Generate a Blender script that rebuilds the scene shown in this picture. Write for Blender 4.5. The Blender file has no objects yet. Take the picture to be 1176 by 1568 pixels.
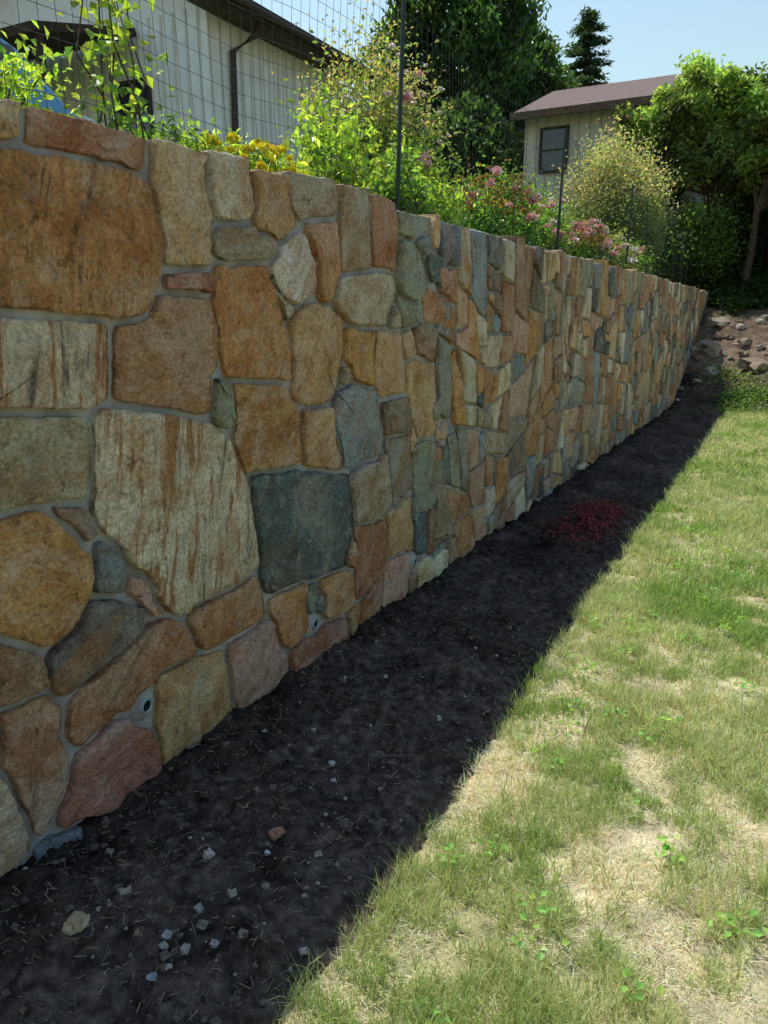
import bpy, math, random
import numpy as np
from mathutils import Vector, noise as mn
random.seed(7); RNG=np.random.default_rng(11)
R=math.radians
scene=bpy.context.scene
COL=scene.collection
# ------------------------------------------------------------ helpers
class MB:
    def __init__(s): s.V=[];s.C=[];s.X=[];s.F=[];s.M=[];s.n=0
    def add(s,V,F,mat=0,col=(1,1,1,1),sc=None):
        V=np.asarray(V,float).reshape(-1,3); n=len(V)
        c=np.asarray(col,float)
        if c.ndim==1: c=np.tile(c,(n,1))
        if c.shape[1]==3: c=np.hstack([c,np.ones((len(c),1))])
        s.V.append(V); s.C.append(c); s.X.append(V if sc is None else np.asarray(sc,float))
        if isinstance(F,np.ndarray): F=[F]
        else:
            g={}
            for f in F: g.setdefault(len(f),[]).append(f)
            F=[np.array(v) for v in g.values()]
        for f in F:
            s.F.append(f+s.n); s.M.append(np.full(len(f),mat))
        s.n+=n
    def obj(s,name,mats,smooth=False,parent=None,usesc=False):
        me=bpy.data.meshes.new(name)
        V=np.vstack(s.V); C=np.vstack(s.C)
        me.vertices.add(len(V)); me.vertices.foreach_set('co',V.astype(np.float32).ravel())
        L=np.concatenate([f.ravel() for f in s.F]); cnt=np.concatenate([np.full(len(f),f.shape[1]) for f in s.F])
        st=np.concatenate([[0],np.cumsum(cnt)[:-1]])
        me.loops.add(len(L)); me.loops.foreach_set('vertex_index',L.astype(np.int32))
        me.polygons.add(len(cnt)); me.polygons.foreach_set('loop_start',st.astype(np.int32))
        me.polygons.foreach_set('loop_total',cnt.astype(np.int32))
        for m in mats: me.materials.append(m)
        me.polygons.foreach_set('material_index',np.concatenate(s.M).astype(np.int32))
        me.polygons.foreach_set('use_smooth',np.full(len(cnt),smooth))
        a=me.attributes.new('col','FLOAT_COLOR','POINT'); a.data.foreach_set('color',C.astype(np.float32).ravel())
        if usesc:
            a=me.attributes.new('sc','FLOAT_VECTOR','POINT'); a.data.foreach_set('vector',np.vstack(s.X).astype(np.float32).ravel())
        me.update(calc_edges=True); me.validate()
        o=bpy.data.objects.new(name,me); COL.objects.link(o)
        if parent: o.parent=parent
        return o
def empty(name):
    o=bpy.data.objects.new(name,None); COL.objects.link(o); return o
def box(mb,x0,x1,y0,y1,z0,z1,mat=0,col=(1,1,1)):
    V=[(x,y,z) for x in(x0,x1) for y in(y0,y1) for z in(z0,z1)]
    mb.add(V,[(0,1,3,2),(4,6,7,5),(0,4,5,1),(2,3,7,6),(0,2,6,4),(1,5,7,3)],mat,col)
def tube(mb,pts,rad,n=7,mat=0,col=(1,1,1)):
    pts=[Vector(p) for p in pts]; V=[];F=[]
    for i,p in enumerate(pts):
        d=(pts[min(i+1,len(pts)-1)]-pts[max(i-1,0)]).normalized()
        a=d.cross(Vector((0,0,1))) if abs(d.z)<.95 else d.cross(Vector((1,0,0)))
        a.normalize(); b=d.cross(a)
        for k in range(n):
            t=2*math.pi*k/n; V.append(p+(a*math.cos(t)+b*math.sin(t))*rad[i])
    for i in range(len(pts)-1):
        for k in range(n):
            F.append((i*n+k,i*n+(k+1)%n,(i+1)*n+(k+1)%n,(i+1)*n+k))
    F.append(tuple(range(n-1,-1,-1))); F.append(tuple((len(pts)-1)*n+k for k in range(n)))
    mb.add([tuple(v) for v in V],F,mat,col)
def prisms(mb,P0,P1,r,mat=0,col=(1,1,1)):
    P0=np.asarray(P0,float);P1=np.asarray(P1,float); d=P1-P0; d/=np.linalg.norm(d,axis=1)[:,None]+1e-9
    ref=np.where(np.abs(d[:,2:3])<.9,np.array([[0,0,1.]]),np.array([[1.,0,0]]))
    a=np.cross(d,ref); a/=np.linalg.norm(a,axis=1)[:,None]; b=np.cross(d,a)
    r=np.broadcast_to(np.asarray(r,float),(len(P0),))[:,None]
    o=[a*r,b*r,-a*r,-b*r]
    V=np.stack([P0+q for q in o]+[P1+q for q in o],1).reshape(-1,3)
    base=(np.arange(len(P0))*8)[:,None]
    F=np.vstack([base+np.array([[k,(k+1)%4,4+(k+1)%4,4+k]]) for k in range(4)])
    if np.ndim(col)==2: col=np.repeat(np.asarray(col),8,axis=0)
    mb.add(V,F,mat,col)
_lat={}
def vnoise(x,y,seed=0):
    if seed not in _lat: _lat[seed]=np.random.default_rng(1000+seed).random((256,256))
    T=_lat[seed]; xi=np.floor(x).astype(int);yi=np.floor(y).astype(int);fx=x-xi;fy=y-yi
    fx=fx*fx*(3-2*fx);fy=fy*fy*(3-2*fy);xi&=255;yi&=255;x1=(xi+1)&255;y1=(yi+1)&255
    return (T[xi,yi]*(1-fx)+T[x1,yi]*fx)*(1-fy)+(T[xi,y1]*(1-fx)+T[x1,y1]*fx)*fy
def fbm(x,y,seed=0,o=4):
    s=0;a=.5
    for i in range(o): s=s+a*(vnoise(x,y,seed+i)-.5)*2; x=x*2.03+7.1;y=y*2.03+3.3;a*=.5
    return s
def sstep(a,b,x):
    t=np.clip((x-a)/(b-a),0,1); return t*t*(3-2*t)
def unit(n):
    v=RNG.normal(size=(n,3)); return v/np.linalg.norm(v,axis=1)[:,None]
def leaves(mb,P,L,W,col,mat=0,up=.5,axis=None):
    n=len(P); L=np.broadcast_to(L,(n,))[:,None];W=np.broadcast_to(W,(n,))[:,None]
    nr=unit(n)+np.array([0,0,up*2]); nr/=np.linalg.norm(nr,axis=1)[:,None]
    a=unit(n) if axis is None else axis+unit(n)*.5
    a=a-nr*np.sum(a*nr,1)[:,None]; a/=np.linalg.norm(a,axis=1)[:,None]+1e-9
    b=np.cross(nr,a)
    V=np.stack([P-a*L*.5,P+b*W*.5+nr*W*.18-a*L*.05,P+a*L*.5-nr*L*.12,P-b*W*.5+nr*W*.18-a*L*.05],1).reshape(-1,3)
    F=np.arange(n*4).reshape(-1,4)
    mb.add(V,F,mat,np.repeat(col,4,axis=0))
def leafcol(n,base,var=.25,bright=None):
    c=np.tile(np.asarray(base,float),(n,1)); k=1+RNG.normal(size=(n,1))*var
    c=c*np.clip(k,.35,2.2); c[:,0]*=1+RNG.normal(size=n)*.12
    if bright is not None: c*=bright[:,None]
    return np.clip(c,0.004,.8)
# ------------------------------------------------------------ materials
def newmat(name):
    m=bpy.data.materials.new(name); m.use_nodes=True; nt=m.node_tree
    for n in list(nt.nodes): nt.nodes.remove(n)
    out=nt.nodes.new('ShaderNodeOutputMaterial'); return m,nt,out
def nd(nt,t,ins=None,**kw):
    n=nt.nodes.new(t)
    for k,v in kw.items(): setattr(n,k,v)
    for k,v in (ins or {}).items():
        if isinstance(v,bpy.types.NodeSocket): nt.links.new(v,n.inputs[k])
        else: n.inputs[k].default_value=v
    return n
def ramp(nt,fac,stops):
    r=nt.nodes.new('ShaderNodeValToRGB'); nt.links.new(fac,r.inputs[0]); e=r.color_ramp.elements
    while len(e)<len(stops): e.new(.5)
    for i,(p,c) in enumerate(stops):
        e[i].position=p; e[i].color=(c,c,c,1) if not isinstance(c,tuple) else (*c,1)
    return r.outputs[0]
def mixc(nt,f,a,b,bt='MIX'):
    m=nd(nt,'ShaderNodeMix',data_type='RGBA',blend_type=bt)
    for i,v in ((0,f),(6,a),(7,b)):
        if isinstance(v,bpy.types.NodeSocket): nt.links.new(v,m.inputs[i])
        else: m.inputs[i].default_value=v if i==0 else (*v[:3],1)
    return m.outputs[2]
def basic(name,usecol=True,color=(.5,.5,.5),rough=.8,nscale=8,namt=.35,bump=.3,bscale=60,bdist=.01,spec=.3,metal=0):
    m,nt,out=newmat(name); tc=nd(nt,'ShaderNodeTexCoord')
    if usecol: c=nd(nt,'ShaderNodeAttribute',attribute_name='col').outputs['Color']
    else:
        rgb=nd(nt,'ShaderNodeRGB'); rgb.outputs[0].default_value=(*color,1); c=rgb.outputs[0]
    nz=nd(nt,'ShaderNodeTexNoise',{'Vector':tc.outputs['Object'],'Scale':nscale,'Detail':5.0})
    k=ramp(nt,nz.outputs['Fac'],[(.3,1-namt),(.7,1+namt*.6)])
    c2=mixc(nt,1.0,c,k,'MULTIPLY')
    b=nd(nt,'ShaderNodeTexNoise',{'Vector':tc.outputs['Object'],'Scale':bscale,'Detail':4.0})
    bp=nd(nt,'ShaderNodeBump',{'Height':b.outputs['Fac'],'Strength':bump,'Distance':bdist})
    p=nd(nt,'ShaderNodeBsdfPrincipled',{'Base Color':c2,'Roughness':rough,'Normal':bp.outputs[0],'Specular IOR Level':spec,'Metallic':metal})
    nt.links.new(p.outputs[0],out.inputs[0]); return m
def leafmat(name,trans=.45,tint=(1.5,1.6,.7)):
    m,nt,out=newmat(name)
    c=nd(nt,'ShaderNodeAttribute',attribute_name='col').outputs['Color']
    d=nd(nt,'ShaderNodeBsdfPrincipled',{'Base Color':c,'Roughness':.42,'Specular IOR Level':.45})
    tcol=mixc(nt,1.0,c,tint,'MULTIPLY')
    t=nd(nt,'ShaderNodeBsdfTranslucent',{'Color':tcol})
    mx=nd(nt,'ShaderNodeMixShader',{0:trans,1:d.outputs[0],2:t.outputs[0]})
    nt.links.new(mx.outputs[0],out.inputs[0]); return m
M_leaf=leafmat('leaf',.5,(1.9,1.9,.8)); M_petal=leafmat('petal',.3,(1,1,1))
M_grass=leafmat('grass_blade',.42,(1.3,1.3,.9))
M_bark=basic('bark',False,(.09,.065,.045),.95,14,.5,.9,40,.02)
M_gen=basic('painted',True,rough=.7,nscale=3,namt=.12,bump=.1)
M_roof=basic('shingles',True,rough=.95,nscale=12,namt=.4,bump=.6,bscale=30,bdist=.02)
M_wire=basic('green_wire',False,(.018,.035,.025),.5,20,.2,.05)
M_pvc=basic('weep_pipe_plastic',False,(.26,.33,.35),.4,20,.1,.05)
M_black=basic('pipe_inner_shade',False,(.006,.006,.006),.9,20,.1,.05)  # near-black colour stands in for the shade inside the weep pipes
M_glass=basic('window_glass',False,(.03,.04,.05),.08,2,.1,.0,spec=.8)
M_carpaint=basic('car_paint',False,(.10,.30,.50),.25,2,.03,.0,spec=.6)
M_rubber=basic('tyre_rubber',False,(.015,.015,.015),.8)
M_peb=basic('pebble',True,rough=.85,nscale=60,namt=.35,bump=.5,bscale=150,bdist=.004)
def stone_mat():
    m,nt,out=newmat('field_stone')
    A=nd(nt,'ShaderNodeAttribute',attribute_name='col'); S=nd(nt,'ShaderNodeAttribute',attribute_name='sc').outputs['Vector']
    P=nd(nt,'ShaderNodeTexCoord').outputs['Object']
    base=A.outputs['Color']
    n1=nd(nt,'ShaderNodeTexNoise',{'Vector':S,'Scale':5.0,'Detail':6.0,'Roughness':.7,'Distortion':.6})
    c=mixc(nt,ramp(nt,n1.outputs['Fac'],[(.44,0.0),(.62,1.0)]),base,mixc(nt,1.0,base,(.72,.56,.42),'MULTIPLY'))
    n2=nd(nt,'ShaderNodeTexNoise',{'Vector':S,'Scale':3.1,'Detail':6.0,'Roughness':.7,'Distortion':1.0})
    hsv=mixc(nt,.42,base,(.60,.54,.42))
    c=mixc(nt,ramp(nt,n2.outputs['Fac'],[(.50,0.0),(.60,.75)]),c,hsv)
    mp=nd(nt,'ShaderNodeMapping',{'Vector':S,'Scale':(1.2,9.0,2.0)})
    n3=nd(nt,'ShaderNodeTexNoise',{'Vector':mp.outputs[0],'Scale':1.3,'Detail':6.0,'Roughness':.65,'Distortion':.5})
    st=nd(nt,'ShaderNodeMath',{0:ramp(nt,n3.outputs['Fac'],[(.52,0.0),(.58,1.0)]),1:A.outputs['Alpha']},operation='MULTIPLY')
    c=mixc(nt,st.outputs[0],c,(.42,.20,.07))
    st2=nd(nt,'ShaderNodeMath',{0:ramp(nt,n3.outputs['Fac'],[(.35,.9),(.43,0.0)]),1:A.outputs['Alpha']},operation='MULTIPLY')
    c=mixc(nt,st2.outputs[0],c,(.075,.045,.03))
    n4=nd(nt,'ShaderNodeTexNoise',{'Vector':S,'Scale':80.0,'Detail':5.0,'Roughness':.8})
    c=mixc(nt,1.0,c,ramp(nt,n4.outputs['Fac'],[(.32,.42),(.5,1.0),(.68,1.5)]),'MULTIPLY')
    n5=nd(nt,'ShaderNodeTexNoise',{'Vector':S,'Scale':16.0,'Detail':7.0,'Roughness':.78,'Distortion':.4})
    c=mixc(nt,ramp(nt,n5.outputs['Fac'],[(.56,0.0),(.62,.38)]),c,(.66,.59,.47))
    c=mixc(nt,ramp(nt,n5.outputs['Fac'],[(.36,.85),(.43,0.0)]),c,mixc(nt,1.0,c,(.38,.32,.27),'MULTIPLY'))
    n6=nd(nt,'ShaderNodeTexNoise',{'Vector':P,'Scale':7.0,'Detail':7.0,'Roughness':.8})
    c=mixc(nt,ramp(nt,n6.outputs['Fac'],[(.58,0.0),(.65,.35)]),c,(.42,.41,.39))
    h=nd(nt,'ShaderNodeMath',{0:n5.outputs['Fac'],1:1.0},operation='MULTIPLY').outputs[0]
    for o,k in ((n3,.9),(n1,.8),(n4,.22)):
        h=nd(nt,'ShaderNodeMath',{0:o.outputs['Fac'],1:k,2:h},operation='MULTIPLY_ADD').outputs[0]
    b=nd(nt,'ShaderNodeBump',{'Height':h,'Strength':1.0,'Distance':.030})
    p=nd(nt,'ShaderNodeBsdfPrincipled',{'Base Color':c,'Roughness':.75,'Specular IOR Level':.35,'Normal':b.outputs[0]})
    nt.links.new(p.outputs[0],out.inputs[0]); return m
M_stone=stone_mat()
M_mortar=basic('mortar',False,(.35,.35,.345),.92,9,.35,.8,80,.010)
def ground_mat(name,bs=35,bd=.03):
    return basic(name,True,rough=.95,nscale=9,namt=.5,bump=.9,bscale=bs,bdist=bd,spec=.1)
M_ground=ground_mat('ground_cover')
M_soil=basic('dark_garden_soil',True,rough=.95,nscale=26,namt=.7,bump=1.0,bscale=90,bdist=.025,spec=.12)
# ------------------------------------------------------------ world, sun, camera
sun_v=Vector((-.434,.20,1.0)).normalized()
el=math.asin(sun_v.z); az=math.atan2(sun_v.x,sun_v.y)
w=bpy.data.worlds.new("World"); scene.world=w; w.use_nodes=True
nt=w.node_tree; bg=nt.nodes['Background']; sk=nt.nodes.new('ShaderNodeTexSky'); sk.sky_type='NISHITA'
sk.sun_disc=False; sk.sun_elevation=el; sk.sun_rotation=az%(2*math.pi); sk.dust_density=.6; sk.air_density=2.2; sk.ozone_density=4.5
nt.links.new(sk.outputs[0],bg.inputs[0]); bg.inputs[1].default_value=.15
sl=bpy.data.lights.new('sun','SUN'); sl.energy=5.0; sl.angle=R(.53); sl.color=(1,.95,.86)
so=bpy.data.objects.new('sun',sl); COL.objects.link(so); so.rotation_euler=sun_v.to_track_quat('Z','Y').to_euler()
cam=bpy.data.cameras.new('camera'); co=bpy.data.objects.new('camera',cam); COL.objects.link(co)
HC=1.6; TH=R(14.6); PS=R(28); co.location=(0,0,HC); co.rotation_euler=(R(90)-TH,0,PS)
cam.sensor_width=36; cam.lens=26.4; cam.clip_end=800; scene.camera=co
scene.view_settings.view_transform='Standard'; scene.view_settings.look='None'; scene.view_settings.exposure=0
WX=-1.78; WT=2.12; WEND=18.75
def wp(px,py):
    X=(px-588)/1150.;Y=-(py-784)/1150.; cs,sn,ct,st=math.cos(PS),math.sin(PS),math.cos(TH),math.sin(TH)
    dx=cs*X-sn*st*Y-sn*ct; dy=sn*X+cs*st*Y+cs*ct; dz=ct*Y-st
    t=WX/dx; return (t*dy,HC+t*dz)
# ------------------------------------------------------------ terrain
def hup(x,y):
    a=.2*np.clip(y-12,0,14)*sstep(-2.3,-5.5,x); b=.33*np.clip(y-18.5,0,9)
    return 1.98+.075*np.clip(-x-2.1,0,16)+np.maximum(a,b)+.04*fbm(x*.8,y*.8,5)
def hgt(x,y):
    x=np.asarray(x,float);y=np.asarray(y,float)
    u=hup(x,y); k=sstep(13.7,19.3,y+.25*fbm(x*1.3,y*1.3,9))
    lo=k*u+.16*fbm(x*2.2,y*2.2,3)*sstep(13.6,15,y)*(1-sstep(19,22,y))
    lo=lo+.01*fbm(x*2,y*2,4)-.07*((x<-1.0)&(x>-1.95)&(y<15))
    k2=sstep(-1.86,-2.08,x)
    return np.where(x>-1.87,lo,np.where(x<-2.07,u,lo*(1-k2)+u*k2))
xs=np.concatenate([np.linspace(-220,-30,14),np.linspace(-26,-12,10),np.arange(-11.5,-2.2,.45),[-2.10,-1.86],np.arange(-1.7,3.01,.15),np.arange(3.5,14,1.),np.linspace(16,220,16)])
ys=np.concatenate([np.linspace(-150,-6,14),np.arange(-4,0,.8),np.arange(0,26,.2),np.linspace(27,50,14),np.linspace(60,400,16)])
GX,GY=np.meshgrid(xs,ys,indexing='ij'); GZ=hgt(GX,GY)
nx,ny=GX.shape
I=np.arange(nx*ny).reshape(nx,ny)
F=np.stack([I[:-1,:-1],I[1:,:-1],I[1:,1:],I[:-1,1:]],-1).reshape(-1,4)
lawn=np.array([.33,.31,.16]);mound=np.array([.165,.12,.085]);mulch=np.array([.05,.04,.03]);far=np.array([.07,.10,.03])
straw=np.array([.78,.66,.48])
PATCH=[(-.74,2.25,.15),(-.30,2.05,.17),(-.60,2.75,.12),(.0,2.3,.17),(-.66,3.3,.09),(-.3,2.6,.10),(-.70,3.0,.1),(-.12,1.8,.07)]
def strawness(x,y):
    s=0.0*x
    for a,b,r in PATCH: s=np.maximum(s,np.exp(-(((x-a)/r)**2+((y-b)/(r*1.4))**2)))
    s=s*.85+.60*fbm(x*10,y*8,31,3)+.25*fbm(x*2.5,y*1.8,35,2)+.06
    return np.clip(s,0,1)
def gcol(x,y):
    n=fbm(x*1.5,y*1.5,21)[...,None]
    sw=strawness(x,y)[...,None]
    c=lawn*(1-sw)+straw*sw
    c=c*(1+.4*n)
    km=sstep(13.6,14.4,y+.4*fbm(x*2,y*2,8))[...,None]
    c=c*(1-km)+mound*(1+.7*n)*km
    kg=(sstep(17.4,18.8,y))[...,None]; c=c*(1-kg)+far*kg*.6
    ku=(x<-1.95)[...,None]; c=np.where(ku,mulch*(1+.3*n)*(1-sstep(-3.5,-6,x))[...,None]+far*sstep(-3.5,-6,x)[...,None],c)
    return np.clip(c,.01,.8)
mb=MB(); mb.add(np.stack([GX,GY,GZ],-1).reshape(-1,3),F,0,gcol(GX,GY).reshape(-1,3)); mb.obj('ground',[M_ground],True)
def edge(y): return -.86+.05*fbm(y*2.5,y*0+1.7,41)+.03*fbm(y*11,y*0+4.7,43)
ty=np.concatenate([np.arange(.1,3.6,.011),np.arange(3.6,7,.025),np.arange(7,15.6,.08)]); tu=np.linspace(0,1,90)
U,Y=np.meshgrid(tu,ty,indexing='ij'); E=edge(Y)+.05; X=-1.86+(E+1.86)*U
def sprof(x,y):
    u=(x+1.86)/(edge(y)+.05+1.86)
    return .035+.035*(1-u)-.075*np.clip(u,0,1)**14+.045*fbm(x*4,y*4,51)*(1-u**6)+.028*fbm(x*14,y*14,55,3)*(1-u**8)+.05*np.exp(-(((x+1.22)/.16)**2+((y-5.75)/.35)**2))
def soilz(x,y): return sprof(x,y)
Z=sprof(X,Y)+.020*np.abs(fbm(X*38,Y*38,58,3))+.007*fbm(X*90,Y*90,158,2)
Z=Z-.02*(fbm(X*6,Y*6,59,3)>.22)*(U>.05)*(U<.9)
kk=sstep(13.7,19.3,Y+.25*fbm(X*1.3,Y*1.3,9)); Z=Z+kk*hup(X,Y)
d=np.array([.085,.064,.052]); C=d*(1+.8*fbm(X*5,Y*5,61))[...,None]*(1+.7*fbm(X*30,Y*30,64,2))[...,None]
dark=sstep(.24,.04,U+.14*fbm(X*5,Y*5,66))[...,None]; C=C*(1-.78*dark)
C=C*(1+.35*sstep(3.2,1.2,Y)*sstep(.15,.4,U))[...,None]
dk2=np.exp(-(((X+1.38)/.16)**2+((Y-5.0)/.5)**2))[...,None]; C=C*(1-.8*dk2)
C=np.clip(C,.004,.5)
I=np.arange(U.size).reshape(U.shape); F=np.stack([I[:-1,:-1],I[1:,:-1],I[1:,1:],I[:-1,1:]],-1).reshape(-1,4)
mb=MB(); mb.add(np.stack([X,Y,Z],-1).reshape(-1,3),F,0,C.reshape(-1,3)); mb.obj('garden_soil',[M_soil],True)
n=3600; x=-1.22+RNG.normal(size=n)*.10; y=5.75+RNG.normal(size=n)*.28; k=fbm(x*12,y*8,68,2)>-.25; x=x[k];y=y[k]
mb=MB(); leaves(mb,np.stack([x,y,soilz(x,y)+RNG.uniform(.01,.035,len(x))],1),.032,.013,leafcol(len(x),(.20,.045,.045),.4),0,.5); mb.obj('red_mulch',[M_peb])
import bmesh
bm=bmesh.new(); bmesh.ops.create_icosphere(bm,subdivisions=2,radius=1); bm.verts.ensure_lookup_table()
IV=np.array([v.co[:] for v in bm.verts]); IF=np.array([[v.index for v in f.verts] for f in bm.faces]); bm.free()
def rock(mb,p,s,col,seed,sq=(1,1,.6),rough=.35):
    off=Vector((seed*3.7,seed*1.3,0)); k=np.array([1+rough*mn.noise(Vector(v)*1.3+off)*1.6+rough*.5*mn.noise(Vector(v)*3.1+off) for v in IV])
    V=IV*k[:,None]*np.array(sq)*s; V=np.clip(V,-s*.9,s*.9)
    a=seed*2.1; c_,s_=math.cos(a),math.sin(a); V=V@np.array([[c_,s_,0],[-s_,c_,0],[0,0,1]])
    mb.add(V+np.array(p),IF,0,col)
mb=MB()
pc=[(.33,.30,.25),(.22,.19,.15),(.36,.33,.28),(.24,.17,.12),(.12,.095,.08),(.09,.07,.06),(.14,.11,.09),(.08,.065,.052)]
for i in range(1300):
    y=.75+abs(random.gauss(0,1))*1.5; y=min(y,9); x=random.uniform(-1.75,float(edge(np.array(y)))-.04)
    light=i<260
    if light and y<1.9 and random.random()<.5: x=random.gauss(-1.15,.16)
    if x>-.9 or x<-1.78: continue
    s=.0025+.007*random.random()**4*(1.8 if y<2 else 1.2)
    rock(mb,(x,y,float(soilz(np.array(x),np.array(y)))+.006+s*.15),s,random.choice(pc[:4] if light else pc[4:]),i,(random.uniform(.8,1.4),random.uniform(.7,1.1),random.uniform(.4,.8)),.7)
def sp(px,py):
    X=(px-588)/1150.;Y=-(py-784)/1150.; cs,sn,ct,st=math.cos(PS),math.sin(PS),math.cos(TH),math.sin(TH)
    dx=cs*X-sn*st*Y-sn*ct; dy=sn*X+cs*st*Y+cs*ct; dz=ct*Y-st; t=(.05-HC)/dz; return t*dx,t*dy
for (px,py,s,c,sq) in [(320,1322,.021,(.42,.39,.34),(1,.9,.7)),(424,1281,.027,(.36,.19,.12),(1.1,.8,.5)),(122,1432,.035,(.38,.31,.18),(1.3,.6,.5)),(192,1376,.019,(.34,.3,.22),(1.2,.7,.5)),(355,1368,.015,(.4,.36,.28),(1,.7,.7)),(305,1395,.014,(.36,.34,.33),(1,1,.7)),(508,1175,.012,(.4,.38,.35),(1,1,.7)),(410,1305,.010,(.6,.58,.56),(1,.8,.7)),(256,1440,.014,(.33,.33,.33),(1.2,.8,.5)),(232,1500,.013,(.28,.33,.38),(1.4,.6,.4)),(330,1455,.012,(.4,.4,.38),(1,1,.6)),(672,1098,.012,(.36,.34,.3),(1,1,.7)),(590,1040,.010,(.42,.4,.37),(1,1,.7)),(40,1322,.016,(.3,.29,.28),(1,1,.7))]:
    x,y=sp(px,py); rock(mb,(x,y,float(soilz(np.array(x),np.array(y)))+.006+s*.3),s,c,px,sq,.8)
mb.obj('pebbles',[M_peb],False)
n=1900; y=.8+np.abs(RNG.normal(size=n))*2.2; x=-1.75+RNG.random(n)*(edge(y)+1.72); z=soilz(x,y)+.012
a=RNG.random(n)*6.28; l=.008+.030*RNG.random(n)**2
P0=np.stack([x,y,z],1); P1=P0+np.stack([np.cos(a)*l,np.sin(a)*l,RNG.random(n)*.012],1)
cc=np.array([.36,.30,.19])*(.3+.8*RNG.random((n,1))); mb=MB(); prisms(mb,P0,P1,.0006+.0005*RNG.random(n),0,cc); mb.obj('dry_grass_debris',[M_peb])
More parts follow.
